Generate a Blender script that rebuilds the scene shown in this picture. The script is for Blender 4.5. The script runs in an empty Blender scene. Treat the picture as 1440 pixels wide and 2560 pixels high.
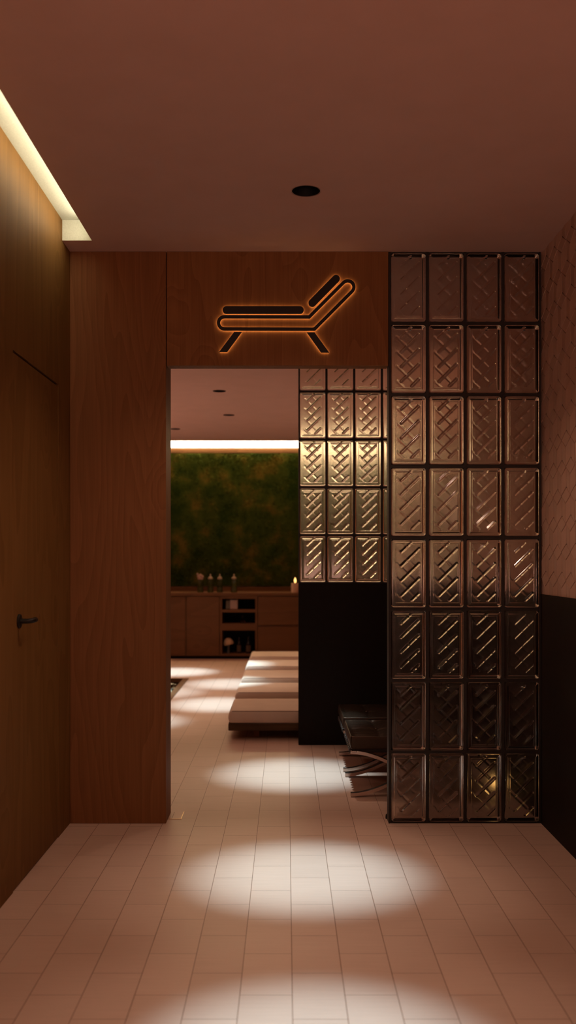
import bpy, bmesh, math, random
from mathutils import Vector, Matrix
random.seed(7)
PI = math.pi
scene = bpy.context.scene
col = scene.collection

# ------------------------------------------------------------------ camera numbers
F, VX, VY, CH = 2500.0, 716.0, 1400.0, 1.198   # focal length in pixels, vanishing point, eye height
H = 2.6                                        # ceiling height
YF = 4.545                                     # face of the front wall
YP = 6.47                                      # face of the rear glass block partition
XL, XR = -0.984, 1.158                         # side walls of the entrance room
BX0, BX1, BY1 = -3.5, 2.6, 12.75               # rest room limits

def fx(px, y): return (px - VX) * y / F
def fz(py, y): return CH + (VY - py) * y / F

# ------------------------------------------------------------------ object helpers
def link(o, parent=None):
    col.objects.link(o)
    if parent is not None:
        o.parent = parent
    return o

def mesh_obj(name, bm, mat, parent=None, smooth=False, loc=None, sharp=None):
    me = bpy.data.meshes.new(name)
    bm.normal_update()
    bm.to_mesh(me); bm.free()
    if smooth:
        for p in me.polygons: p.use_smooth = True
        if sharp is not None:
            me.set_sharp_from_angle(angle=math.radians(sharp))
    if mat: me.materials.append(mat)
    o = bpy.data.objects.new(name, me)
    if loc: o.location = loc
    return link(o, parent)

def tag(o, label=None, cat=None, group=None, kind=None):
    if label: o['label'] = label
    if cat: o['category'] = cat
    if group: o['group'] = group
    if kind: o['kind'] = kind
    return o

def thing(name, label, cat, loc=(0, 0, 0), rz=0, group=None):
    o = bpy.data.objects.new(name, None)
    o.location = loc; o.rotation_euler = (0, 0, rz)
    o.empty_display_size = 0.05
    link(o)
    return tag(o, label, cat, group)

def copy_tree(root, loc, label, rz=None):
    r = root.copy(); col.objects.link(r)
    r.location = loc
    if rz is not None: r.rotation_euler = (0, 0, rz)
    r['label'] = label
    for ch in list(root.children):
        if ch.type == 'LIGHT': continue
        c = ch.copy(); col.objects.link(c); c.parent = r
        for g in ch.children:
            d = g.copy(); col.objects.link(d); d.parent = c
    return r

def box(bm, x0, x1, y0, y1, z0, z1):
    v = [bm.verts.new(p) for p in ((x0,y0,z0),(x1,y0,z0),(x1,y1,z0),(x0,y1,z0),(x0,y0,z1),(x1,y0,z1),(x1,y1,z1),(x0,y1,z1))]
    for f in ((0,3,2,1),(4,5,6,7),(0,1,5,4),(1,2,6,5),(2,3,7,6),(3,0,4,7)):
        bm.faces.new([v[i] for i in f])

def bevelbox(bm, x0, x1, y0, y1, z0, z1, b=0.003, seg=2):
    t = bmesh.new(); box(t, x0, x1, y0, y1, z0, z1)
    bmesh.ops.bevel(t, geom=t.edges[:], offset=b, segments=seg, affect='EDGES', profile=0.5)
    me = bpy.data.meshes.new('tmp'); t.to_mesh(me); t.free()
    bm.from_mesh(me); bpy.data.meshes.remove(me)

def lathe(bm, prof, seg=24, c=(0, 0, 0), cap0=True, cap1=True):
    rings = []
    for r, z in prof:
        rings.append([bm.verts.new((c[0]+r*math.cos(2*PI*i/seg), c[1]+r*math.sin(2*PI*i/seg), c[2]+z)) for i in range(seg)])
    for a, b in zip(rings, rings[1:]):
        for i in range(seg):
            bm.faces.new((a[i], a[(i+1) % seg], b[(i+1) % seg], b[i]))
    if cap0: bm.faces.new(rings[0][::-1])
    if cap1: bm.faces.new(rings[-1])

def tube(bm, pts, r, seg=8, closed=False):
    n = len(pts); P = [Vector(p) for p in pts]; rings = []
    for i in range(n):
        a = P[(i-1) % n] if (closed or i > 0) else P[i]
        b = P[(i+1) % n] if (closed or i < n-1) else P[i]
        t = (b-a).normalized()
        up = Vector((0, 0, 1)) if abs(t.z) < 0.9 else Vector((0, 1, 0))
        s = t.cross(up).normalized(); u = s.cross(t)
        rings.append([bm.verts.new(P[i] + r*(math.cos(2*PI*k/seg)*s + math.sin(2*PI*k/seg)*u)) for k in range(seg)])
    for i in range(n if closed else n-1):
        a, b = rings[i], rings[(i+1) % n]
        for k in range(seg):
            bm.faces.new((a[k], a[(k+1) % seg], b[(k+1) % seg], b[k]))
    if not closed:
        bm.faces.new(rings[0][::-1]); bm.faces.new(rings[-1])

def axis_pts(h, r, n):
    e = [h, h-r*0.08, h-r*0.3, h-r*0.62, h-r]
    inner = [-(h-r) + 2*(h-r)*i/n for i in range(1, n)]
    return sorted(set([-x for x in e] + inner + e))

def rounded_box(bm, hx, hy, hz, r, n=(8, 8, 4), fn=None, c=(0, 0, 0)):
    ax, ay, az = axis_pts(hx, r, n[0]), axis_pts(hy, r, n[1]), axis_pts(hz, r, n[2])
    cache = {}
    def V(x, y, z):
        k = (x, y, z)
        if k not in cache:
            p = Vector(k)
            q = Vector((max(-(hx-r), min(hx-r, x)), max(-(hy-r), min(hy-r, y)), max(-(hz-r), min(hz-r, z))))
            d = p-q
            if d.length > 1e-9: p = q + d.normalized()*r
            if fn: p = fn(p)
            cache[k] = bm.verts.new(p + Vector(c))
        return cache[k]
    def quad(a, b, cc, d):
        bm.faces.new((V(*a), V(*b), V(*cc), V(*d)))
    for i in range(len(ax)-1):
        for j in range(len(ay)-1):
            x0, x1, y0, y1 = ax[i], ax[i+1], ay[j], ay[j+1]
            quad((x0,y0,hz),(x1,y0,hz),(x1,y1,hz),(x0,y1,hz)); quad((x0,y1,-hz),(x1,y1,-hz),(x1,y0,-hz),(x0,y0,-hz))
    for i in range(len(ax)-1):
        for k in range(len(az)-1):
            x0, x1, z0, z1 = ax[i], ax[i+1], az[k], az[k+1]
            quad((x0,-hy,z0),(x1,-hy,z0),(x1,-hy,z1),(x0,-hy,z1)); quad((x1,hy,z0),(x0,hy,z0),(x0,hy,z1),(x1,hy,z1))
    for j in range(len(ay)-1):
        for k in range(len(az)-1):
            y0, y1, z0, z1 = ay[j], ay[j+1], az[k], az[k+1]
            quad((hx,y0,z0),(hx,y1,z0),(hx,y1,z1),(hx,y0,z1)); quad((-hx,y1,z0),(-hx,y0,z0),(-hx,y0,z1),(-hx,y1,z1))

def holed_sheet(bm, x0, x1, y0, y1, z, circles=(), rects=(), seg=40):
    edges = []
    def loop(pts):
        vs = [bm.verts.new((p[0], p[1], z)) for p in pts]
        for a, b in zip(vs, vs[1:]+vs[:1]): edges.append(bm.edges.new((a, b)))
    loop([(x0,y0),(x1,y0),(x1,y1),(x0,y1)])
    for cx, cy, r in circles:
        loop([(cx+r*math.cos(2*PI*i/seg), cy+r*math.sin(2*PI*i/seg)) for i in range(seg)])
    for a, b, c, d in rects: loop([(a,c),(b,c),(b,d),(a,d)])
    bmesh.ops.triangle_fill(bm, edges=edges, use_beauty=True)

def prism(bm, outline, y0, y1, inner=None):
    """outline: list of (x, z); extruded along y."""
    def ring(pts, y): return [bm.verts.new((p[0], y, p[1])) for p in pts]
    a, b = ring(outline, y0), ring(outline, y1)
    n = len(outline)
    for i in range(n): bm.faces.new((a[i], a[(i+1) % n], b[(i+1) % n], b[i]))
    if inner is None:
        bm.faces.new(a[::-1]); bm.faces.new(b)
    else:
        c, d = ring(inner, y0), ring(inner, y1)
        for i in range(n):
            j = (i+1) % n
            bm.faces.new((c[j], c[i], d[i], d[j]))
            bm.faces.new((a[i], c[i], c[j], a[j])); bm.faces.new((b[j], d[j], d[i], b[i]))

# ------------------------------------------------------------------ materials
def mat(name, color=(.5,.5,.5), rough=.5, metal=0, spec=.5, trans=0, ior=1.45, emit=None, estr=0, sheen=0, coat=0):
    m = bpy.data.materials.new(name); m.use_nodes = True
    p = m.node_tree.nodes['Principled BSDF']
    p.inputs['Base Color'].default_value = (*color, 1)
    p.inputs['Roughness'].default_value = rough
    p.inputs['Metallic'].default_value = metal
    p.inputs['Specular IOR Level'].default_value = spec
    p.inputs['Transmission Weight'].default_value = trans
    p.inputs['IOR'].default_value = ior
    p.inputs['Sheen Weight'].default_value = sheen
    p.inputs['Coat Weight'].default_value = coat
    if emit:
        p.inputs['Emission Color'].default_value = (*emit, 1)
        p.inputs['Emission Strength'].default_value = estr
    return m

class NT:
    def __init__(s, m):
        s.t = m.node_tree; s.p = s.t.nodes['Principled BSDF']
    def n(s, typ, **kw):
        nd = s.t.nodes.new(typ)
        for k, v in kw.items():
            if k in nd.inputs: nd.inputs[k].default_value = v
            else: setattr(nd, k, v)
        return nd
    def l(s, a, b): s.t.links.new(a, b)
    def coords(s, scale=(1,1,1), loc=(0,0,0), rot=(0,0,0)):
        tc = s.n('ShaderNodeTexCoord'); mp = s.n('ShaderNodeMapping')
        mp.inputs['Scale'].default_value = scale; mp.inputs['Location'].default_value = loc; mp.inputs['Rotation'].default_value = rot
        s.l(tc.outputs['Object'], mp.inputs['Vector']); return mp.outputs['Vector']
    def ramp(s, fac, stops):
        r = s.n('ShaderNodeValToRGB'); e = r.color_ramp.elements
        while len(e) < len(stops): e.new(.5)
        for el, (pos, c) in zip(e, stops): el.position = pos; el.color = (*c, 1)
        s.l(fac, r.inputs['Fac']); return r.outputs['Color']
    def bump(s, h, strength=.3, dist=.002):
        b = s.n('ShaderNodeBump'); b.inputs['Strength'].default_value = strength; b.inputs['Distance'].default_value = dist
        s.l(h, b.inputs['Height']); s.l(b.outputs['Normal'], s.p.inputs['Normal'])

def wood(name, dark, mid, light, rough=.55, axis='z', ring=26, loc=(0,0,0), spec=.12):
    """veneer: long cathedral figure, fine pores and a few knots"""
    m = mat(name, mid, rough, spec=spec); t = NT(m)
    lo = {'z': (2.2, 2.2, .32), 'x': (.32, 2.2, 2.2), 'y': (2.2, .32, 2.2)}[axis]
    fi = {'z': (150, 150, 3.5), 'x': (3.5, 150, 150), 'y': (150, 3.5, 150)}[axis]
    kn = {'z': (2.6, 2.6, 1.5), 'x': (1.5, 2.6, 2.6), 'y': (2.6, 1.5, 2.6)}[axis]
    nz = t.n('ShaderNodeTexNoise', Scale=1.0, Detail=3.0, Roughness=.45, Distortion=.25); t.l(t.coords(lo, loc), nz.inputs['Vector'])
    vo = t.n('ShaderNodeTexVoronoi', Scale=1.0); t.l(t.coords(kn, loc), vo.inputs['Vector'])
    kb = t.n('ShaderNodeMapRange'); kb.inputs['From Min'].default_value = 0; kb.inputs['From Max'].default_value = .28
    kb.inputs['To Min'].default_value = .22; kb.inputs['To Max'].default_value = 0; t.l(vo.outputs['Distance'], kb.inputs['Value'])
    ad = t.n('ShaderNodeMath', operation='ADD'); t.l(nz.outputs['Fac'], ad.inputs[0]); t.l(kb.outputs['Result'], ad.inputs[1])
    mu = t.n('ShaderNodeMath', operation='MULTIPLY'); mu.inputs[1].default_value = ring; t.l(ad.outputs[0], mu.inputs[0])
    fr = t.n('ShaderNodeMath', operation='FRACT'); t.l(mu.outputs[0], fr.inputs[0])
    fn = t.n('ShaderNodeTexNoise', Scale=1.0, Detail=2.0, Roughness=.6); t.l(t.coords(fi, loc), fn.inputs['Vector'])
    mx = t.n('ShaderNodeMath', operation='MULTIPLY_ADD'); mx.inputs[1].default_value = .35; t.l(fr.outputs[0], mx.inputs[0]); 
    f2 = t.n('ShaderNodeMath', operation='MULTIPLY'); f2.inputs[1].default_value = .75; t.l(fn.outputs['Fac'], f2.inputs[0]); t.l(f2.outputs[0], mx.inputs[2])
    c = t.ramp(mx.outputs[0], [(.22, dark), (.5, mid), (.8, light)])
    t.l(c, t.p.inputs['Base Color'])
    t.bump(mx.outputs[0], .12, .001)
    return m

def noisy(name, c0, c1, scale, rough=.7, bump=.2, dist=.002, detail=4, **kw):
    m = mat(name, c0, rough, **kw); t = NT(m)
    nz = t.n('ShaderNodeTexNoise', Scale=scale, Detail=detail); t.l(t.coords(), nz.inputs['Vector'])
    t.l(t.ramp(nz.outputs['Fac'], [(.35, c0), (.65, c1)]), t.p.inputs['Base Color'])
    if bump: t.bump(nz.outputs['Fac'], bump, dist)
    return m

M = {}
M['wood'] = wood('oak_veneer', (.18,.076,.029), (.215,.093,.037), (.246,.108,.044))
M['wood_left'] = wood('oak_veneer_fine', (.155,.074,.022), (.183,.09,.028), (.212,.105,.034), ring=12, spec=.06)
M['wood_cab'] = wood('cabinet_wood', (.125,.060,.028), (.15,.074,.035), (.172,.085,.041), axis='x', ring=9)
M['wood_dark'] = wood('dark_platform_wood', (.045,.025,.013), (.085,.05,.026), (.13,.08,.04), axis='x', ring=14)
M['ceiling'] = noisy('ceiling_paint', (.58,.38,.31), (.61,.40,.33), 6, .9, .05, .001)
M['plaster'] = noisy('cove_plaster', (.64,.66,.57), (.70,.72,.63), 160, .9, .35, .002)
M['black'] = noisy('black_panel', (.006,.0038,.0025), (.0085,.0055,.0038), 30, .6, 0, spec=.2)
M['grout'] = noisy('black_joint', (.010,.008,.007), (.014,.011,.009), 80, .6, .1)
M['tile'] = noisy('terracotta_tile', (.53,.335,.255), (.60,.385,.295), 9, .5, .12, .001)
M['tile_gap'] = mat('tile_joint', (.05,.03,.022), .9)
M['glass'] = mat('pressed_glass', (.95,.90,.84), .085, trans=1.0, ior=1.47)
M['glass_back'] = mat('pressed_glass_satin', (.95,.90,.84), .26, trans=1.0, ior=1.47)
M['glass_thin'] = mat('jar_glass', (.98,1,.97), 0.0, trans=1.0, ior=1.3)
M['steel'] = mat('chrome', (.5,.42,.37), .26, metal=1)
M['leather'] = noisy('black_leather', (.013,.008,.005), (.02,.012,.008), 120, .36, .25, .001, spec=.55)
M['leather'].node_tree.nodes['Principled BSDF'].inputs['Specular Tint'].default_value = (1, .72, .55, 1)
M['strap'] = mat('black_strap', (.02,.014,.011), .55)
M['linen'] = noisy('cream_linen', (.72,.61,.51), (.78,.66,.55), 7, .9, .35, .012, detail=3, sheen=.2)
M['piping'] = mat('linen_piping', (.22,.14,.10), .9)
M['handle'] = mat('black_metal', (.012,.01,.009), .45, metal=.3)
M['can'] = mat('black_downlight_can', (.004,.0035,.003), .6)
M['brass'] = mat('brass_edge', (.8,.55,.3), .3, metal=1)
M['wax'] = mat('candle_wax', (.62,.42,.30), .6)
M['flame'] = mat('flame', (1,.7,.3), .5, emit=(1,.55,.16), estr=2.6)
M['sign'] = mat('black_sign_face', (.008,.006,.005), .5)
M['halo'] = mat('sign_backlight', (1,.5,.2), .5, emit=(1,.55,.22), estr=8)
M['led'] = mat('led_warm', (1,.9,.7), .5, emit=(1,.88,.62), estr=15.5)
M['led_far'] = mat('led_warm_white', (1,.9,.8), .5, emit=(1,.74,.40), estr=24)
M['pale'] = mat('pale_pink_card', (.5,.36,.31), .7)
M['grey'] = mat('olive_grey_card', (.16,.14,.10), .7)
M['cap'] = mat('cream_stopper', (.34,.24,.15), .4)
M['blossom'] = mat('pink_stopper', (.42,.25,.18), .5)
M['bottle_dark'] = mat('dark_bottle', (.012,.009,.008), .2)
M['paper'] = mat('paper_label', (.10,.06,.035), .8)
M['mush'] = mat('cream_mushroom', (.52,.36,.22), .5)
M['stem'] = mat('grey_stem', (.10,.10,.095), .5)
m = bpy.data.materials.new('clear_water'); m.use_nodes = True; t_ = m.node_tree; t_.nodes.clear()
o_ = t_.nodes.new('ShaderNodeOutputMaterial'); x_ = t_.nodes.new('ShaderNodeMixShader'); f_ = t_.nodes.new('ShaderNodeFresnel'); f_.inputs['IOR'].default_value = 1.33
a_ = t_.nodes.new('ShaderNodeBsdfTransparent'); a_.inputs['Color'].default_value = (.82,.95,.88,1); b_ = t_.nodes.new('ShaderNodeBsdfGlossy'); b_.inputs['Roughness'].default_value = .04
t_.links.new(f_.outputs[0], x_.inputs[0]); t_.links.new(a_.outputs[0], x_.inputs[1]); t_.links.new(b_.outputs[0], x_.inputs[2]); t_.links.new(x_.outputs[0], o_.inputs['Surface'])
M['water'] = m
M['rubber'] = mat('black_rubber', (.01,.01,.01), .6)

# floor: pale porcelain planks 0.29 x 0.145 laid half-bond
m = mat('floor_tile', (.6,.5,.42), .42, spec=.3); t = NT(m)
tc = t.n('ShaderNodeTexCoord'); sp = t.n('ShaderNodeSeparateXYZ'); t.l(tc.outputs['Object'], sp.inputs[0])
ax = t.n('ShaderNodeMath', operation='ADD'); ax.inputs[1].default_value = -.0163; t.l(sp.outputs['X'], ax.inputs[0])
ay = t.n('ShaderNodeMath', operation='ADD'); ay.inputs[1].default_value = -4.494; t.l(sp.outputs['Y'], ay.inputs[0])
cb = t.n('ShaderNodeCombineXYZ'); t.l(ay.outputs[0], cb.inputs['X']); t.l(ax.outputs[0], cb.inputs['Y'])
bk = t.n('ShaderNodeTexBrick', offset=.5, offset_frequency=2, squash=1.0, squash_frequency=2)
bk.inputs['Scale'].default_value = 1; bk.inputs['Brick Width'].default_value = .29; bk.inputs['Row Height'].default_value = .1447
bk.inputs['Mortar Size'].default_value = .0011; bk.inputs['Mortar Smooth'].default_value = .2; bk.inputs['Bias'].default_value = 0
bk.inputs['Color1'].default_value = (.60,.44,.365,1); bk.inputs['Color2'].default_value = (.635,.465,.385,1); bk.inputs['Mortar'].default_value = (.20,.11,.075,1)
t.l(cb.outputs[0], bk.inputs['Vector'])
st = t.n('ShaderNodeTexNoise', Scale=1.0, Detail=3.0); t.l(t.coords((6, 140, 6)), st.inputs['Vector'])
mx = t.n('ShaderNodeMix', data_type='RGBA', blend_type='MULTIPLY'); mx.inputs['Factor'].default_value = 1
t.l(bk.outputs['Color'], mx.inputs['A']); t.l(t.ramp(st.outputs['Fac'], [(.3, (.93,.92,.91)), (.7, (1,1,1))]), mx.inputs['B'])
t.l(mx.outputs['Result'], t.p.inputs['Base Color'])
inv = t.n('ShaderNodeMath', operation='SUBTRACT'); inv.inputs[0].default_value = 1; t.l(bk.outputs['Fac'], inv.inputs[1])
t.bump(inv.outputs[0], .5, .0015)
M['floor'] = m

# moss
m = mat('moss', (.05,.06,.01), .95, spec=.1); t = NT(m)
n1 = t.n('ShaderNodeTexNoise', Scale=3.2, Detail=5.0, Roughness=.6); t.l(t.coords(), n1.inputs['Vector'])
t.l(t.ramp(n1.outputs['Fac'], [(.36, (.020,.042,.007)), (.52, (.05,.074,.012)), (.68, (.14,.11,.02))]), t.p.inputs['Base Color'])
M['moss'] = m

# ------------------------------------------------------------------ setting
def structure(name, bm, m, **kw):
    return tag(mesh_obj(name, bm, m, **kw), kind='structure')

POOL = (-2.6, -.985, 7.3, 10.08)
bm = bmesh.new()
holed_sheet(bm, BX0-.1, BX1+.1, -2.6, BY1+.1, 0, rects=[POOL])
structure('floor', bm, M['floor'])

DL_FRONT = [(.0745, 2.40), (.0745, 3.80)]
DL_BACK = [(.05, 5.60), (-.557, 8.30), (-.557, 9.67), (-1.19, 10.70), (-1.19, 7.40), (-1.19, 9.05)]  # last one is added out of view so the pebbles catch light
RD = .054
bm = bmesh.new()
holed_sheet(bm, -.854, XR+.02, -2.6, 4.65, H, circles=[(x, y, RD) for x, y in DL_FRONT])
holed_sheet(bm, XL-.02, -.854, 4.39, 4.65, H)
holed_sheet(bm, BX0-.02, BX1+.02, 4.65, 11.8, H, circles=[(x, y, RD) for x, y in DL_BACK])
box(bm, BX0-.1, BX1+.1, -2.7, BY1+.1, 2.95, 3.0)
structure('ceiling', bm, M['ceiling'])

# ceiling slot over the left wall
bm = bmesh.new()
box(bm, XL-.06, -.85, -2.6, 4.45, 2.69, 2.72)
box(bm, -.854, -.83, -2.6, 4.39, 2.6005, 2.70)
box(bm, XL-.02, -.85, 4.39, 4.43, 2.6005, 2.70)
structure('trim_1', bm, M['plaster'])
bm = bmesh.new()
box(bm, -.858, -.8545, -2.4, 4.33, 2.625, 2.657)
tag(mesh_obj('led_strip', bm, M['led']), 'warm LED strip tucked inside the ceiling slot over the left wood wall', 'strip light')

# left wall with a flush door
DY0, DY1, DZ = 3.603, 4.312, 1.947
bm = bmesh.new()
g = .004
box(bm, XL-.06, XL, -2.6, DY0-g, 0, 2.69)
box(bm, XL-.06, XL, DY1+g, YF+.002, 0, 2.69)
box(bm, XL-.06, XL, DY0-g, DY1+g, DZ+.009, 2.69)
structure('wall_left', bm, M['wood_left'])
bm = bmesh.new()
box(bm, XL-.12, XL-.062, -2.6, YF, 0, 2.95)
structure('wall_left_backing', bm, M['black'])
d = thing('door_1', None, None, (XL, DY0, 0)); tag(d, 'flush dark wood door in the left wall with black lever handle', kind='structure')
bm = bmesh.new(); bevelbox(bm, -.045, -.001, 0, DY1-DY0, .004, DZ, .0015, 1)
mesh_obj('door_leaf', bm, M['wood_left'], d)
bm = bmesh.new()
lathe(bm, [(.026, 0), (.026, .006), (.024, .008)], 24)
for v in bm.verts: v.co = Vector((v.co.z-.001, v.co.x+.075, v.co.y+.973))
hd = mesh_obj('door_handle', bm, M['handle'], d, smooth=True, sharp=40)
bm = bmesh.new()
tube(bm, [(.005, .075, .973), (.03, .075, .973), (.044, .078, .974), (.05, .088, .975), (.05, .10, .976), (.05, .122, .976)], .0095, 10)
mesh_obj('lever', bm, M['handle'], hd, smooth=True, sharp=50)

# wall around the doorway: left pier, lintel
JX = fx(415, YF)
bm = bmesh.new()
bevelbox(bm, XL, JX, YF, YF+.19, 0, H, .002, 1)
structure('wall_front', bm, M['wood'])
LX1 = fx(971, YF); LZ = fz(914, YF)
bm = bmesh.new()
bevelbox(bm, JX+.003, LX1, YF, YF+.078, LZ, H, .002, 1)
structure('wall_above_doorway', bm, wood('oak_veneer_lintel', (.195,.083,.030), (.235,.105,.040), (.27,.125,.049), loc=(3.1, 0, 5.2)))
bm = bmesh.new()
box(bm, BX0-.1, XL-.001, YF, YF+.19, 0, 2.95)
box(bm, XL-.12, XR+.1, YF+.005, YF+.07, 2.602, 2.95)
structure('wall_rest_room_front', bm, M['wood'])

# right wall: black dado, faceted tile above
WZ = 1.042
bm = bmesh.new()
box(bm, XR, XR+.08, -2.6, YP+.08, 0, WZ)
structure('wall_right_dado', bm, M['black'])
bm = bmesh.new()
box(bm, XR+.012, XR+.08, -2.6, YP+.08, WZ, 2.95)
structure('wall_right_backing', bm, M['tile_gap'])
bm = bmesh.new()
HW, HR, DH = .066, .1185, .035     # half column, row spacing, half diamond height
def facet(pts, hs):
    c = Vector((0, sum(p[0] for p in pts)/len(pts), sum(p[1] for p in pts)/len(pts)))
    top = []; bot = []
    for (y, z), h in zip(pts, hs):
        p = Vector((0, y, z)); dd = (c-p); p = p + dd.normalized()*min(.0034, dd.length*.2)
        y, z = p.y, min(max(p.z, WZ+.0005), H-.0005)
        y = min(max(y, 1.0), YP-.002)
        top.append(bm.verts.new((XR+.010-h, y, z))); bot.append(bm.verts.new((XR+.0125, y, z)))
    n = len(pts)
    try:
        bm.faces.new(top)
        for i in range(n): bm.faces.new((top[i], bot[i], bot[(i+1) % n], top[(i+1) % n]))
    except ValueError: pass
nrow = int((H-WZ)/HR)+2
y_ref = YF - .045
for r in range(-1, nrow):
    zc = WZ + .07 + r*HR
    k0 = int((1.0-y_ref)/HW)-2; k1 = int((YP-y_ref)/HW)+2
    for k in range(k0, k1):
        y = y_ref + k*HW
        if y < .95 or y > YP+.05: continue
        if (k + r) % 2 == 0:
            if zc-DH < H and zc+DH > WZ:
                facet([(y-HW, zc), (y, zc-DH), (y+HW, zc), (y, zc+DH)], [.0030, .0040, .0030, .0018])
            # strips between this row and the next, left and right of the centre line
            za, zb = zc+DH, zc+HR
            if za < H:
                facet([(y-HW, zc), (y, za), (y, zb), (y-HW, zc+HR-DH)], [.0048, .0008, .0008, .0048])
                facet([(y, za), (y+HW, zc), (y+HW, zc+HR-DH), (y, zb)], [.0008, .0048, .0048, .0008])
bmesh.ops.dissolve_degenerate(bm, dist=1e-5, edges=bm.edges[:])
structure('wall_right', bm, M['tile'])
bm = bmesh.new(); box(bm, XR+.002, XR+.0121, -2.6, 1.0, WZ, H)
structure('wall_right_plain_tile', bm, M['tile'])

# closing walls behind the camera and of the rest room
bm = bmesh.new(); box(bm, BX0, XR+.1, -2.7, -2.6, 0, 2.95)
structure('wall_entrance', bm, M['wood'])
bm = bmesh.new(); box(bm, BX0-.1, BX0, YF, BY1+.1, 0, 2.95)
structure('wall_rest_room_left', bm, M['wood'])
bm = bmesh.new(); box(bm, BX1, BX1+.1, YP, BY1+.1, 0, 2.95)
structure('wall_rest_room_right', bm, M['wood'])
bm = bmesh.new(); box(bm, XR+.08, BX1+.1, YP, YP+.08, 0, 2.95)
structure('wall_rest_room_corner', bm, M['black'])
bm = bmesh.new(); box(bm, BX0-.1, BX1+.1, BY1, BY1+.1, 0, 2.95)
structure('wall_back', bm, M['plaster'])
bm = bmesh.new(); box(bm, BX0, BX1, BY1-.03, BY1, 2.56, 2.629)
structure('trim_2', bm, M['wood_cab'])
bm = bmesh.new(); box(bm, BX0-.02, BX1+.02, 11.775, 11.8, 2.601, 2.95)
structure('trim_3', bm, M['plaster'])

# ------------------------------------------------------------------ glass block partitions
def block_mesh(name, W, Ht, T):
    """one pressed glass block: moulded frame, sunken panel, five slanting ribs on either face"""
    step = .0016
    nx, nz = int(W/step), int(Ht/step)
    R = .013
    w, h = W/2, Ht/2
    # rib ends in panel units
    lx, rx = -.21*W, .30*W
    ribs = []
    sl = (rx-lx)*.98
    for kk in (0, 1, 2):
        zb = (-.345 + .2175*kk)*Ht + .005
        ribs.append(((lx, zb), (rx, zb+sl)))
    ribs.append(((lx, (-.345+.2175*3)*Ht+.001), (lx+.42*(rx-lx)+.01, (-.345+.2175*3)*Ht+.42*sl+.009)))
    ribs.append(((rx-.40*(rx-lx), -.395*Ht), (rx, -.395*Ht+.40*sl)))
    RW, RHt = .0082, .0058
    def sdr(x, z):
        qx, qz = abs(x)-(w-R), abs(z)-(h-R)
        return -(math.hypot(max(qx, 0), max(qz, 0)) + min(max(qx, qz), 0) - R)
    def sm(a, b, x):
        t = max(0, min(1, (x-a)/(b-a))); return t*t*(3-2*t)
    def height(x, z, ribk=1.0):
        dd = max(sdr(x, z), 0)
        if ribk < 1: dd = max(dd*3, 0)
        flat = ribk < 1
        hh = .0065*math.sqrt(max(0, 1-(1-min(dd/.0065, 1))**2))          # rolled outer edge
        if not flat: hh -= .0028*sm(.0115, .0195, dd)                                     # step down to the panel
        if not flat: hh += .0012*(sm(.0205, .022, dd)-sm(.0235, .0255, dd))               # moulded line
        rb = 0
        for (ax, az), (bx, bz) in ribs:
            vx, vz = bx-ax, bz-az
            tt = max(0, min(1, ((x-ax)*vx+(z-az)*vz)/(vx*vx+vz*vz)))
            dist = math.hypot(x-ax-tt*vx, z-az-tt*vz)
            if dist < RW: rb = max(rb, RHt*(1-math.sqrt((dist/RW)**2+.010)+.006)/.906)
        return hh + rb*ribk
    bm = bmesh.new()
    faces = []
    for side in (0, 1):
        g = []
        for j in range(nz+1):
            row = []
            for i in range(nx+1):
                x, z = -w + W*i/nx, -h + Ht*j/nz
                qx, qz = abs(x)-(w-R), abs(z)-(h-R)
                if qx > 0 and qz > 0:
                    L = math.hypot(qx, qz)
                    if L > R:
                        x = math.copysign(w-R+qx/L*R, x); z = math.copysign(h-R+qz/L*R, z)
                hh = height(x, z, 1.0 if side == 0 else .30)
                if side == 0: row.append(bm.verts.new((x, -(T/2-.0065)-hh, z)))
                else: row.append(bm.verts.new((-x, (T/2-.0065)+hh, z)))
            g.append(row)
        for j in range(nz):
            for i in range(nx):
                bm.faces.new((g[j][i], g[j][i+1], g[j+1][i+1], g[j+1][i]))
        lo = g[0][:] + [g[j][nx] for j in range(1, nz+1)] + g[nz][nx-1::-1] + [g[j][0] for j in range(nz-1, 0, -1)]
        faces.append(lo)
    A, B = faces
    # the back loop runs mirrored in x, line it up with the front loop
    nB = len(B)
    start = nx
    Bm = [B[(start-i) % nB] for i in range(nB)]
    for i in range(nB):
        j = (i+1) % nB
        try: bm.faces.new((A[j], A[i], Bm[i], Bm[j]))
        except ValueError: pass
    bmesh.ops.dissolve_degenerate(bm, dist=1e-6, edges=bm.edges[:])
    bmesh.ops.recalc_face_normals(bm, faces=bm.faces[:])
    me = bpy.data.meshes.new(name); bm.to_mesh(me); bm.free()
    for p in me.polygons: p.use_smooth = True
    me.set_sharp_from_angle(angle=math.radians(52))
    me.materials.append(M['glass']); me.materials.append(M['glass_back'])
    nf = nx*nz
    for i, p in enumerate(me.polygons):
        if p.center.y > T/2-.0068: p.material_index = 1
    return me

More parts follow.
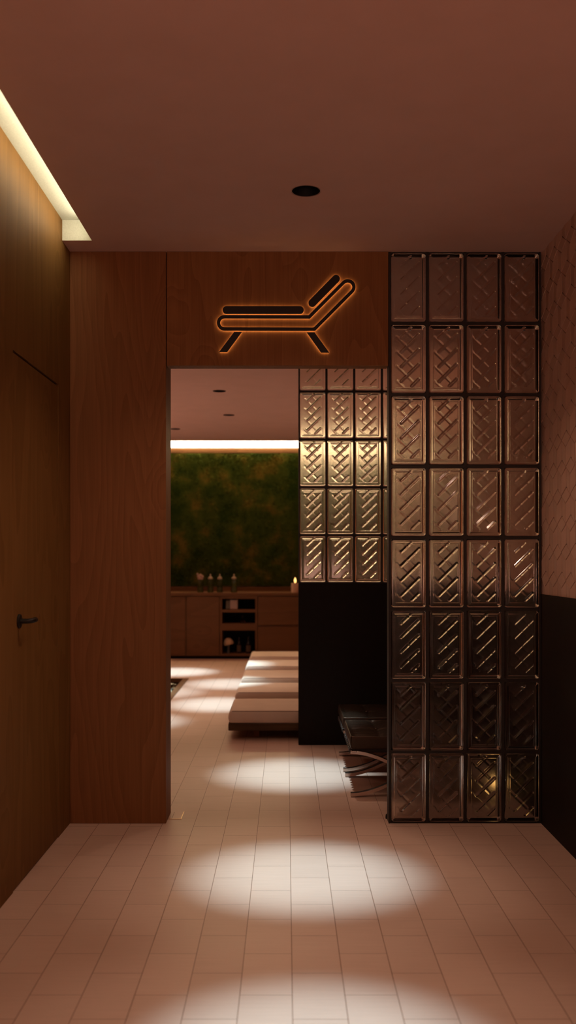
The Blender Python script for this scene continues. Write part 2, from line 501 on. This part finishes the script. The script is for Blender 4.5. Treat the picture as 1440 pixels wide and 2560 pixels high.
def block_wall(label, x0, x1, y, z0, z1, nc, nr, T, gap, jamb, extra=None):
    root = thing('glass_block_partition', label, 'glass block wall', (x0, y, z0))
    pw, ph = (x1-x0)/nc, (z1-z0)/nr
    me = block_mesh('glass_block', pw-gap, ph-gap, T)
    for r in range(nr):
        for c in range(nc):
            o = bpy.data.objects.new('glass_block', me)
            o.location = ((c+.5)*pw, T/2, (r+.5)*ph)
            link(o, root)
    bm = bmesh.new()
    e = .006
    for c in range(nc+1):
        x = c*pw
        a, b = (0, gap/2) if c == 0 else ((x-gap/2, x) if c == nc else (x-gap/2, x+gap/2))
        box(bm, a, b, e, T-e, 0, z1-z0)
    for r in range(nr+1):
        z = r*ph
        a, b = (0, gap/2) if r == 0 else ((z-gap/2, z-.001) if r == nr else (z-gap/2, z+gap/2))
        box(bm, 0, x1-x0, e+.0003, T-e-.0003, a, b)
    box(bm, -jamb, 0, 0, T, 0, z1-z0-.001)
    mesh_obj('joint_frame', bm, M['grout'], root)
    return root

GX0 = fx(974, YF)
block_wall('tall wall of clear ribbed glass blocks right of the doorway, floor to ceiling', GX0, XR-.001, YF, 0.0, H-.0005, 4, 8, .074, .0145, .004)
PX0 = fx(747, YP)
pr = block_wall('rear partition of ribbed glass blocks standing on a black half wall behind the ottomans', PX0, XR-.001, YP, 1.048, H-.0005, 6, 5, .08, .0145, .002)
bm = bmesh.new(); bevelbox(bm, -.002, XR-.001-PX0, 0, .08, -1.048, -.0005, .002, 1)
mesh_obj('half_wall', bm, M['black'], pr)

# ------------------------------------------------------------------ back-lit lounger sign
def sp_(x, y):
    return (fx(500+x/3.0, YF), fz(620+y/3.0, YF))
def stadium(a, b, r, n=14):
    a, b = Vector(a), Vector(b); dirv = (b-a).normalized(); ang = math.atan2(dirv.y, dirv.x)
    pts = []
    for i in range(n+1):
        t = ang - PI/2 + PI*i/n; pts.append((b.x+r*math.cos(t), b.y+r*math.sin(t)))
    for i in range(n+1):
        t = ang + PI/2 + PI*i/n; pts.append((a.x+r*math.cos(t), a.y+r*math.sin(t)))
    return pts
def loungeframe(half):
    """closed outline (zoomed pixel units) of the bent frame with the given half width"""
    cl, bend, cr = Vector((186, 565.5)), Vector((838, 567)), Vector((1107, 297))
    d1 = (cl-bend).normalized(); d2 = (cr-bend).normalized()
    pts = []
    a0 = math.atan2(d1.y, d1.x); a1 = math.atan2(d2.y, d2.x)
    n = 18
    for i in range(n+1):
        t = a0 + PI/2 - PI*i/n
        pts.append((cl.x+half*math.cos(t), cl.y+half*math.sin(t)))
    bis = (d1+d2).normalized(); s = math.sqrt(1-(d1.dot(bis))**2)
    pu = bend + bis*(half/s); pl = bend - bis*(half/s)
    first = Vector(pts[-1])
    near = pu if (first-pu).length < (first-pl).length and abs(first.y-pu.y) < half else pl
    up_first = pts[-1][1] < 565
    pts.append(tuple(pu if up_first else pl))
    for i in range(n+1):
        t = a1 - PI/2 + PI*i/n
        if not up_first: t = a1 + PI/2 - PI*i/n
        pts.append((cr.x+half*math.cos(t), cr.y+half*math.sin(t)))
    pts.append(tuple(pl if up_first else pu))
    return pts
sign = thing('lounger_sign', 'black back-lit sign shaped like a sun lounger glowing orange above the doorway', 'sign', (0, YF, 0))
px = 1/3.0*YF/F
shapes = []
shapes.append(('seat_bar', [stadium(sp_(171+29, 470), sp_(778-29, 470), 29*px)], None))
shapes.append(('back_bar', [stadium(sp_(842, 417), sp_(1019, 236), 29*px)], None))
shapes.append(('frame_outline', [[sp_(*p) for p in loungeframe(58)]], [sp_(*p) for p in loungeframe(34)]))
shapes.append(('sign_leg', [[sp_(258, 633), sp_(315, 633), sp_(205, 783), sp_(145, 783)]], None))
shapes.append(('sign_leg', [[sp_(800, 637), sp_(858, 637), sp_(968, 788), sp_(908, 788)]], None))
def shrink(pts, k):
    n = len(pts); out = []
    area = sum(pts[i][0]*pts[(i+1) % n][1]-pts[(i+1) % n][0]*pts[i][1] for i in range(n))
    sg = 1 if area > 0 else -1
    for i in range(n):
        a, b, c = Vector(pts[i-1]), Vector(pts[i]), Vector(pts[(i+1) % n])
        d1 = (b-a); d2 = (c-b)
        if d1.length < 1e-9: d1 = d2
        if d2.length < 1e-9: d2 = d1
        n1 = Vector((-d1.y, d1.x)).normalized(); n2 = Vector((-d2.y, d2.x)).normalized()
        nn = (n1+n2).normalized()
        out.append(tuple(b + sg*nn*k/max(.4, nn.dot(n1))))
    return out
for nm, outs, inner in shapes:
    bm = bmesh.new()
    prism(bm, outs[0], -.013, -.006, inner)
    bmesh.ops.recalc_face_normals(bm, faces=bm.faces[:])
    f = mesh_obj(nm, bm, M['sign'], sign)
    bm = bmesh.new()
    k = .0012
    prism(bm, shrink(outs[0], k), -.006, -.0028, shrink(inner, -k) if inner else None)
    bmesh.ops.recalc_face_normals(bm, faces=bm.faces[:])
    mesh_obj('backlight', bm, M['halo'], f)
    bm = bmesh.new()
    prism(bm, shrink(outs[0], .0035), -.0028, -.0002, shrink(inner, -.0035) if inner else None)
    bmesh.ops.recalc_face_normals(bm, faces=bm.faces[:])
    mesh_obj('spacer', bm, M['sign'], f)

# ------------------------------------------------------------------ downlights
def spot(name, parent, power, color, deg, blend, z=.02, size=.03):
    l = bpy.data.lights.new(name, 'SPOT'); l.energy = power; l.color = color
    l.spot_size = math.radians(deg); l.spot_blend = blend; l.shadow_soft_size = size
    o = bpy.data.objects.new(name, l); o.location = (0, 0, z)
    return link(o, parent)
def can_bm():
    bm = bmesh.new()
    lathe(bm, [(RD, .0), (RD*.97, .11), (RD*.5, .112)], 40, cap0=False, cap1=True)
    return bm
can_proto = None
DLL = ['round black recessed downlight in the ceiling just behind the viewer', 'round black recessed downlight in the middle of the red-brown entrance ceiling',
       'recessed downlight in the ceiling above the ottomans, hidden by the lintel', 'black recessed downlight seen through the doorway, nearest of the three there',
       'black recessed downlight seen through the doorway, in line behind the nearest one', 'black recessed downlight cut by the left door jamb, closest to the bright cove',
       'recessed downlight left of the doorway beside the pebble pool', 'added unseen downlight over the pebble pool, hidden by the left door jamb']
CORE = [.95, 1.0, 1.1, 1.4, 1.3, 1.7, 1.2, 1.0]
for i, (x, y) in enumerate(DL_FRONT + DL_BACK):
    if can_proto is None:
        d = thing('downlight', DLL[i], 'downlight', (x, y, H), group='recessed ceiling downlights')
        mesh_obj('can', can_bm(), M['can'], d, smooth=True, sharp=40)
        bm = bmesh.new(); 
        lathe(bm, [(RD+.003, -.001), (RD+.003, .0005), (RD-.001, .0005), (RD-.001, -.001)], 40, cap0=False, cap1=False)
        mesh_obj('rim', bm, M['can'], d)
        can_proto = d
    else:
        d = copy_tree(can_proto, (x, y, H), DLL[i])
    spot('spot_lamp', d, 340*CORE[i], (.72, 1.03, 1.14), 23.5, 1.0)
    spot('flood_lamp', d, (42 if i < 2 else 32)*CORE[i], (1, .74, .56), 42, .8)
    spot('rim_glow_lamp', d, (24 if i < 2 else 11)*CORE[i], (1, .62, .42), 118, .6, z=-.004, size=.036)

# ------------------------------------------------------------------ low daybeds
def make_daybed():
    L, D = 2.0, .60
    root = thing('daybed', 'x', 'daybed', (0, 0, 0), group='low daybeds in a row beyond the doorway')
    bm = bmesh.new(); bevelbox(bm, .0, L, 0, D, .058, .105, .003, 1)
    mesh_obj('platform', bm, M['wood_dark'], root)
    for lx in (.165, L-.205):
        for ly in (.10, D-.14):
            bm = bmesh.new(); bevelbox(bm, lx, lx+.041, ly, ly+.04, 0, .059, .002, 1)
            mesh_obj('leg', bm, M['wood'], root)
    hx, hy, hz = L/2-.012, D/2-.006, .043
    def fn(p):
        b = (1-(p.z/hz)**2)
        x, y, z = p
        if abs(x) > hx*.9: x += math.copysign(.013*b, x)
        if abs(y) > hy*.85: y += math.copysign(.010*b, y)
        if z > 0: z += .006*(1-(x/hx)**4)*(1-(y/hy)**4)
        return Vector((x, y, z))
    bm = bmesh.new(); rounded_box(bm, hx, hy, hz, .012, (26, 12, 5), fn, (L/2, D/2, .105+hz))
    mesh_obj('mattress', bm, M['linen'], root, smooth=True)
    bm = bmesh.new()
    zt = .105+2*hz-.006; e = .006
    pts = []
    x0, x1, y0, y1, r = .012+.004, L-.012-.004, .006+.002, D-.006-.002, .014
    for cx, cy, a in ((x1-r, y1-r, 0), (x0+r, y1-r, 90), (x0+r, y0+r, 180), (x1-r, y0+r, 270)):
        for i in range(5):
            t = math.radians(a+90*i/4); pts.append((cx+r*math.cos(t), cy+r*math.sin(t), zt))
    tube(bm, pts, .0036, 6, True)
    mesh_obj('piping', bm, M['piping'], root, smooth=True)
    return root
db = make_daybed()
DBL = ['low cream daybed nearest the doorway, dark wood platform and foot in view', 'second cream daybed from the doorway, its left corner in bright light',
       'third cream daybed in the row, middle one of five', 'fourth cream daybed in the row, brightly lit along its left end', 'dimmest cream daybed at the far end of the row by the cabinet']
for i in range(5):
    loc = (-.388 - .004*(i % 2), 6.68 + .937*i, 0)
    if i == 0: db.location = loc; db['label'] = DBL[0]
    else: copy_tree(db, loc, DBL[i])

# ------------------------------------------------------------------ ottomans
def make_ottoman():
    W, D = .60, .525
    root = thing('ottoman', 'x', 'ottoman', (0, 0, 0), group='black leather ottomans behind the glass wall')
    def bar(flip):
        n = 24; pts = []
        for i in range(n+1):
            t = i/n; s = t*t*(3-2*t); s = .55*s + .45*t if False else s
            z = .012 + .215*s
            x = W*t
            pts.append((W-x if flip else x, z))
        th = .0085
        up = [(x, z+th) for x, z in pts]; dn = [(x, z-th) for x, z in pts][::-1]
        return up + dn
    for yy in (.012, D-.045):
        for flip in (False, True):
            bm = bmesh.new(); o = .0 if not flip else .002
            prism(bm, bar(flip), yy+o, yy+.032-o)
            bmesh.ops.recalc_face_normals(bm, faces=bm.faces[:])
            mesh_obj('frame_bar', bm, M['steel'], root, smooth=True, sharp=40)
    for xx in (.004, W-.03):
        bm = bmesh.new(); bevelbox(bm, xx, xx+.026, .012, D-.012, .226, .236, .002, 1)
        mesh_obj('side_rail', bm, M['steel'], root)
    for k in range(9):
        y0 = .035 + k*(D-.07-.034)/8
        bm = bmesh.new(); bevelbox(bm, -.006, W+.006, y0, y0+.034, .221, .243, .003, 1)
        mesh_obj('strap', bm, M['strap'], root)
    hx, hy, hz = W/2, D/2, .036
    nx, ny = 4, 2
    def fn(p):
        x, y, z = p
        if z > 0:
            u = (x/hx*.5+.5)*nx; v = (y/hy*.5+.5)*ny
            fu = abs(math.sin(PI*u)); fv = abs(math.sin(PI*v))
            edge = min(1, (1-abs(x)/hx)*14)*min(1, (1-abs(y)/hy)*14)
            dip = (1-fu**.45)*1.3 + (1-fv**.42)*.9
            z += (-.013*dip*edge) - .0034*abs(math.sin(55*y+2.2*math.sin(21*x)))*edge*(.35+.65*(1-fu))
        b = 1-(z/hz)**2
        if abs(x) > hx*.97: x += math.copysign(.004*max(b, 0), x)
        return Vector((x, y, z))
    bm = bmesh.new(); rounded_box(bm, hx, hy, hz, .010, (72, 48, 4), fn, (W/2, D/2, .243+hz))
    cu = mesh_obj('cushion', bm, M['leather'], root, smooth=True)
    for i in range(1, nx):
        for j in range(1, ny):
            bm = bmesh.new()
            lathe(bm, [(.001, .006), (.006, .005), (.008, .001), (.008, -.002)], 12, (W*i/nx, D*j/ny, .243+2*hz-.013))
            mesh_obj('button', bm, M['leather'], cu, smooth=True)
    return root
ot = make_ottoman()
ot.location = (.325, 5.035, 0); ot['label'] = 'black leather ottoman on crossed steel legs, the nearer one beside the glass wall'
copy_tree(ot, (.322, 5.633, 0), 'black leather ottoman behind the nearer one, against the black half wall')

# ------------------------------------------------------------------ sideboard
YS = 12.1
def sx(p): return fx(p, YS)
def sz(p): return fz(p, YS)
SB0, SB1 = -2.3, 1.9
sb = thing('sideboard', 'long wood sideboard with doors and open niche below the green moss wall', 'sideboard', (0, YS, 0))
zt, zu, zb_ = sz(1482), sz(1490), sz(1640)
bm = bmesh.new(); bevelbox(bm, SB0-.01, SB1+.01, -.012, .62, zu, zt, .003, 1)
mesh_obj('countertop', bm, M['wood_cab'], sb)
bm = bmesh.new(); box(bm, SB0, SB1, .60, .62, zt, zt+.058)
mesh_obj('upstand', bm, M['wood_cab'], sb)
bm = bmesh.new(); box(bm, SB0+.02, SB1-.02, .03, .55, 0, zb_)
mesh_obj('plinth', bm, M['black'], sb)
n0, n1 = sx(550), sx(643)
bm = bmesh.new()
box(bm, SB0, n0, .02, .6, zb_, zu-.001); box(bm, n1, SB1, .02, .6, zb_, zu-.001); box(bm, n0, n1, .45, .6, zb_, zu-.001)
mesh_obj('carcass', bm, M['wood_cab'], sb)
bm = bmesh.new()
box(bm, n0, sx(555), 0, .45, zb_, zu-.001); box(bm, sx(638), n1, 0, .45, zb_, zu-.001)
box(bm, sx(555), sx(638), 0, .45, sz(1497), zu-.001)
box(bm, sx(555), sx(638), 0, .45, zb_, sz(1635))
box(bm, sx(555), sx(638), 0.002, .45, sz(1576), sz(1559))
mesh_obj('niche_frame', bm, M['wood_cab'], sb)
bm = bmesh.new(); box(bm, sx(555), sx(638), .004, .45, sz(1531), sz(1524))
mesh_obj('shelf', bm, M['wood_cab'], sb)
bm = bmesh.new(); box(bm, sx(555), sx(638), .43, .449, sz(1635), sz(1497))
mesh_obj('niche_back', bm, M['black'], sb)
for a, b in ((sx(381), sx(463)), (sx(467), sx(548)), (sx(290), sx(377))):
    bm = bmesh.new(); bevelbox(bm, a, b, 0, .02, zb_+.002, zu-.006, .002, 1)
    mesh_obj('door', bm, M['wood_cab'], sb)
for a, b in ((sx(645), sx(765)), (sx(769), sx(890))):
    for c, d_ in ((sz(1562), zu-.006), (zb_+.002, sz(1567))):
        bm = bmesh.new(); bevelbox(bm, a, b, 0, .02, c, d_, .002, 1)
        mesh_obj('drawer', bm, M['wood_cab'], sb)

# bottles on the counter
def decanter(pxc, label, blossom=False):
    y = YS + .09
    o = thing('glass_decanter', label, 'bottle', (fx(pxc, y), y, zt), group='glass bottles on the sideboard')
    bm = bmesh.new()
    lathe(bm, [(.034, .0), (.038, .006), (.038, .125), (.034, .142), (.020, .152), (.0185, .160), (.016, .160), (.0165, .150), (.031, .139), (.0345, .124), (.0345, .010), (.0, .009)], 28, cap1=False)
    mesh_obj('body', bm, M['glass_thin'], o, smooth=True, sharp=50)
    bm = bmesh.new()
    if not blossom:
        lathe(bm, [(.018, .1605), (.030, .163), (.029, .178), (.014, .196), (.006, .203), (.009, .213), (.007, .226), (.0, .228)], 24, cap1=False)
        mesh_obj('stopper', bm, M['cap'], o, smooth=True)
    else:
        for i in range(5):
            a = 2*PI*i/5+.3
            r = bmesh.ops.create_uvsphere(bm, u_segments=12, v_segments=8, radius=.019)
            for v in r['verts']:
                v.co = Vector((v.co.x*1.1+.022*math.cos(a), v.co.y*.6, v.co.z+.187+.022*math.sin(a)))
        bmesh.ops.create_uvsphere(bm, u_segments=10, v_segments=8, radius=.013, matrix=Matrix.Translation((-.036, 0, .225)))
        bmesh.ops.create_cone(bm, cap_ends=True, segments=12, radius1=.013, radius2=.010, depth=.02, matrix=Matrix.Translation((0, 0, .168)))
        mesh_obj('stopper', bm, M['blossom'], o, smooth=True)
    return o
decanter(501, 'clear glass bottle with flower-shaped stopper at the left end of the counter row', True)
decanter(526, 'clear bottle with pointed stopper next to the flower-stoppered one')
decanter(549.5, 'clear bottle with pointed stopper, third along the counter row')
decanter(585, 'clear bottle with pointed stopper standing apart at the right end of the row')

# candles on the counter
def candle(xc, y, r, h, label, zbase, flame=1.0, group='lit candles'):
    o = thing('pillar_candle', label, 'candle', (xc, y, zbase), group=group)
    bm = bmesh.new(); lathe(bm, [(r, 0), (r, h*.97), (r*.96, h), (r*.8, h*.995), (r*.5, h*.95), (.0, h*.94)], 28, cap1=False)
    mesh_obj('wax_body', bm, M['wax'], o, smooth=True, sharp=50)
    bm = bmesh.new(); tube(bm, [(0, 0, h*.93), (0, 0, h*.93+.018)], .0015, 6)
    mesh_obj('wick', bm, M['handle'], o)
    bm = bmesh.new(); s = flame
    lathe(bm, [(.0005, 0), (.008*s, .008*s), (.0125*s, .022*s), (.010*s, .038*s), (.005*s, .052*s), (.0005, .062*s)], 16, (0, 0, h*.93+.008))
    mesh_obj('flame', bm, M['flame'], o, smooth=True)
    return o
candle(.107, YS+.08, .048, .115, 'lit pillar candle on the sideboard beside the partition edge', zt, 1.15)
candle(.225, YS+.09, .050, .118, 'lit pillar candle on the sideboard mostly hidden behind the black half wall', zt, 1.0)

# things in the niche
def card(p0, p1, q0, q1, mt, label):
    bm = bmesh.new(); y = .06
    bevelbox(bm, fx(p0, YS+y), fx(p1, YS+y), YS+y, YS+y+.16, q0, q1, .004, 2)
    return tag(mesh_obj('storage_box', bm, mt), label, 'box', 'boxes in the upper niche')
zs1 = sz(1524)
card(564.5, 574.3, zs1, zs1+.108, M['grey'], 'narrow olive grey box at the left of the top niche')
card(575, 594, zs1, zs1+.115, M['pale'], 'pale pink box in the top niche')
y = YS+.12
o = thing('perfume_bottle', 'small clear glass bottle with round stopper in the middle niche', 'bottle', (fx(606, y), y, sz(1559)))
bm = bmesh.new(); lathe(bm, [(.030, 0), (.034, .004), (.034, .022), (.024, .038), (.009, .048), (.008, .062), (.0, .063)], 24, cap1=False)
mesh_obj('body', bm, M['glass_thin'], o, smooth=True, sharp=60)
bm = bmesh.new(); bmesh.ops.create_uvsphere(bm, u_segments=16, v_segments=10, radius=.016, matrix=Matrix.Translation((0, 0, .078)))
mesh_obj('stopper', bm, M['glass_thin'], o, smooth=True)
y = YS+.10; zf = sz(1635)
o = thing('mushroom_ornament', 'cream mushroom-shaped ornament in the lower niche', 'ornament', (fx(571, y), y, zf))
bm = bmesh.new(); lathe(bm, [(.021, 0), (.017, .01), (.0155, .06), (.016, .105)], 20)
mesh_obj('stem', bm, M['stem'], o, smooth=True)
bm = bmesh.new(); lathe(bm, [(.012, .100), (.060, .098), (.064, .108), (.058, .138), (.040, .168), (.018, .182), (.0, .185)], 28, cap1=False)
for v in bm.verts: v.co = Matrix.Rotation(math.radians(-14), 3, 'Y') @ (v.co-Vector((0,0,.1))) + Vector((.006, 0, .107))
mesh_obj('cap', bm, M['mush'], o, smooth=True, sharp=60)
def dark_bottle(pc, h, label, wide):
    y = YS+.13
    o = thing('dark_bottle', label, 'bottle', (fx(pc, y), y, zf), group='dark bottles in the lower niche')
    bm = bmesh.new(); r = wide
    lathe(bm, [(r*.94, 0), (r, .005), (r, h*.55), (r*.8, h*.66), (r*.36, h*.74), (r*.33, h*.86), (r*.42, h*.87), (r*.42, h*.99), (0, h)], 24, cap1=False)
    mesh_obj('body', bm, M['bottle_dark'], o, smooth=True, sharp=50)
    bm = bmesh.new(); n = 12
    a = [-PI/2-.95+1.9*i/n for i in range(n+1)]
    for i in range(n):
        vs = [(( r+.0008)*math.cos(q), (r+.0008)*math.sin(q), z) for q, z in ((a[i], h*.08), (a[i+1], h*.08), (a[i+1], h*.48), (a[i], h*.48))]
        bm.faces.new([bm.verts.new(v) for v in vs])
    mesh_obj('paper_label', bm, M['paper'], o)
dark_bottle(597.5, .20, 'dark bottle in the lower niche beside the mushroom ornament', .030)
dark_bottle(621, .20, 'dark bottle with pale paper label at the right of the lower niche', .034)

# ------------------------------------------------------------------ moss wall and its LED profile
mw = thing('moss_wall', 'dark green preserved moss panel covering the far wall above the sideboard', 'moss wall', (0, BY1, 0))
bm = bmesh.new(); box(bm, BX0+.02, BX1-.02, -.02, -.001, .864, 2.559)
mesh_obj('backing_board', bm, M['black'], mw)
verts = []; faces = []
def hmoss(x, z):
    return .022 + .012*math.sin(5.1*x+2.3*math.sin(3.3*z)) * math.sin(6.2*z+1.7*math.sin(2.9*x)) + .008*math.sin(17*x+9*z)
for i in range(15000):
    x = random.uniform(-1.75, 1.9); z = random.uniform(.875, 2.55)
    y = -.02-random.uniform(.0, .6)*hmoss(x, z)-.006
    s = random.uniform(.012, .03)
    a = random.uniform(0, 2*PI); tl = random.uniform(-.9, .9); tw = random.uniform(-.9, .9)
    u = Vector((math.cos(a), tl*.5, math.sin(a))).normalized(); w = Vector((-math.sin(a), tw*.5, math.cos(a))).normalized()
    c = Vector((x, y, z)); b = len(verts)
    for p in (c-u*s, c-w*s*.55, c+u*s, c+w*s*.55):
        verts.append((p.x, min(p.y, -.004), max(.866, min(2.557, p.z))))
    faces.append((b, b+1, b+2, b+3))
gx, gz = 90, 40
b0 = len(verts)
for j in range(gz+1):
    for i in range(gx+1):
        x = BX0+.02 + (BX1-BX0-.04)*i/gx; z = .866+1.691*j/gz
        verts.append((x, -.02-.6*max(.004, hmoss(x, z)), z))
for j in range(gz):
    for i in range(gx):
        q = b0+j*(gx+1)+i; faces.append((q, q+1, q+gx+2, q+gx+1))
me = bpy.data.meshes.new('moss'); me.from_pydata(verts, [], faces); me.materials.append(M['moss'])
tag(link(bpy.data.objects.new('moss', me), mw), kind='stuff')
bm = bmesh.new(); bevelbox(bm, BX0+.05, 1.3, 12.69, BY1-.001, 2.631, 2.72, .004, 1)
tag(mesh_obj('led_profile', bm, M['led_far']), 'bright warm white light line across the top of the far wall', 'strip light')

# ------------------------------------------------------------------ sunken pebble pool
pl = thing('pebble_pool', 'sunken pebble pool with wooden rim, beyond the doorway beside the left jamb', 'pool', (0, 0, 0))
x0, x1, y0, y1 = POOL
bm = bmesh.new()
box(bm, x0, x1, y0, y1, -.16, -.15)
box(bm, x0, x0+.012, y0, y1, -.15, -.001); box(bm, x1-.012, x1, y0, y1, -.15, -.001)
box(bm, x0, x1, y0, y0+.012, -.15, -.001); box(bm, x0, x1, y1-.012, y1, -.15, -.001)
mesh_obj('basin', bm, M['black'], pl)
bm = bmesh.new(); rw = .055
box(bm, x0, x1, y1-.02, y1, -.03, .006); box(bm, x0, x1, y0, y0+rw, -.03, .006)
box(bm, x0, x0+rw, y0+rw, y1-.02, -.03, .006); box(bm, x1-rw, x1, y0+rw, y1-.02, -.03, .006)
mesh_obj('rim', bm, M['wood_cab'], pl)
m = mat('pebble', (.4,.42,.38), .25); t = NT(m)
oi = t.n('ShaderNodeTexVoronoi', Scale=9.0); t.l(t.coords(), oi.inputs['Vector'])
t.l(t.ramp(oi.outputs['Color'], [(.2, (.03,.045,.035)), (.5, (.2,.2,.12)), (.75, (.7,.78,.62))]), t.p.inputs['Base Color'])
tb = bmesh.new(); bmesh.ops.create_icosphere(tb, subdivisions=2, radius=1.0); tb.verts.index_update()
tv = [v.co.copy() for v in tb.verts]; tf = [[v.index for v in f.verts] for f in tb.faces]; tb.free()
pv = []; pf = []
for i in range(1500):
    cx, cy = random.uniform(x0+.09, x1-.09), random.uniform(y0+.09, y1-.06); r = random.uniform(.02, .045)
    mt = Matrix.Translation((cx, cy, -.075+random.uniform(0, .052))) @ Matrix.Rotation(random.uniform(0, 3), 4, 'Z') @ Matrix.Diagonal((1.25*r, .9*r, .6*r, 1))
    b = len(pv); pv += [tuple(mt @ v) for v in tv]; pf += [[b+q for q in f] for f in tf]
me = bpy.data.meshes.new('pebbles'); me.from_pydata(pv, [], pf); me.materials.append(m)
for p in me.polygons: p.use_smooth = True
tag(link(bpy.data.objects.new('pebbles', me), pl), kind='stuff')
bm = bmesh.new(); box(bm, x0+.012, x1-.012, y0+.012, y1-.012, -.0305, -.030)
mesh_obj('water', bm, M['water'], pl)

# ------------------------------------------------------------------ small floor things by the doorway
fp = thing('floor_plate', 'thin brass-edged plate let into the floor at the left door jamb', 'floor plate', (JX, 4.62, 0))
bm = bmesh.new(); box(bm, .002, .058, .003, .13, .0002, .0008)
mesh_obj('plate', bm, M['floor'], fp)
bm = bmesh.new(); box(bm, .002, .062, 0, .0035, .0002, .0022); box(bm, .0585, .062, .0035, .135, .0002, .0022)
mesh_obj('edge_strip', bm, M['brass'], fp)
bm = bmesh.new(); lathe(bm, [(.0125, 0), (.0125, .010), (.0115, .018), (.007, .022), (0, .023)], 20, (.4715, 4.635, 0), cap1=False)
tag(mesh_obj('door_stop', bm, M['rubber'], smooth=True, sharp=50), 'small black door stop on the floor at the corner of the glass block wall', 'door stop')
tl = thing('tealight', 'small lit tealight on the floor behind the bottom glass blocks', 'candle', (1.075, 5.20, 0))
bm = bmesh.new(); lathe(bm, [(.024, 0), (.027, .002), (.030, .034), (.028, .034), (.025, .004), (0, .003)], 24, cap1=False)
mesh_obj('cup', bm, M['glass_thin'], tl, smooth=True, sharp=50)
bm = bmesh.new(); lathe(bm, [(.023, .004), (.0245, .022), (.0, .022)], 24, cap1=False)
mesh_obj('wax', bm, M['wax'], tl, smooth=True, sharp=50)
bm = bmesh.new(); lathe(bm, [(.0005, .024), (.008, .032), (.012, .045), (.009, .060), (.0005, .080)], 16)
mesh_obj('flame', bm, M['flame'], tl, smooth=True)

# ------------------------------------------------------------------ fill lights added out of frame, no fixtures there
def area(name, loc, rot, sx_, sy_, power, color):
    l = bpy.data.lights.new(name, 'AREA'); l.shape = 'RECTANGLE'; l.size = sx_; l.size_y = sy_; l.energy = power; l.color = color
    o = bpy.data.objects.new(name, l); o.location = loc; o.rotation_euler = rot
    return link(o)
area('entrance_fill', (.1, -1.3, 1.0), (math.radians(180-12), 0, 0), 1.8, 1.4, 76, (1, .50, .36))  # added red fill behind the camera, brightens the ceiling
area('rest_room_fill', (-2.9, 8.6, .9), (math.radians(180), math.radians(-12), 0), .8, 4.0, 45, (1, .52, .38))  # added fill, unseen, lifts the rest room from the left
area('rest_room_right_fill', (2.3, 9.0, .9), (math.radians(180), math.radians(12), 0), .6, 3.5, 25, (1, .55, .38))  # added fill, unseen, lifts the rest room from the right

w = bpy.data.worlds.new('world'); scene.world = w; w.use_nodes = True
w.node_tree.nodes['Background'].inputs[0].default_value = (.02, .008, .005, 1)

# ------------------------------------------------------------------ camera
cam = bpy.data.cameras.new('camera'); co = bpy.data.objects.new('camera', cam); col.objects.link(co)
co.location = (0, 0, CH); co.rotation_euler = (PI/2, 0, 0)
cam.sensor_fit = 'AUTO'; cam.sensor_width = 36
cam.lens = F/2560*36
cam.shift_x = (720-VX)/2560; cam.shift_y = (VY-1280)/2560
cam.clip_start = .05; cam.clip_end = 60
cam.dof.use_dof = True; cam.dof.focus_distance = 4.6; cam.dof.aperture_fstop = 2.3
scene.camera = co

scene.view_settings.view_transform = 'Standard'
scene.view_settings.look = 'None'
scene.view_settings.exposure = 0
scene.view_settings.gamma = 1
scene.view_settings.use_curve_mapping = False
scene.cycles.max_bounces = 9
scene.cycles.transmission_bounces = 8
scene.cycles.glossy_bounces = 2
scene.cycles.diffuse_bounces = 3
scene.cycles.caustics_refractive = False
scene.cycles.caustics_reflective = False
scene.cycles.sample_clamp_indirect = 6
scene.cycles.blur_glossy = .3
scene.cycles.adaptive_threshold = .1
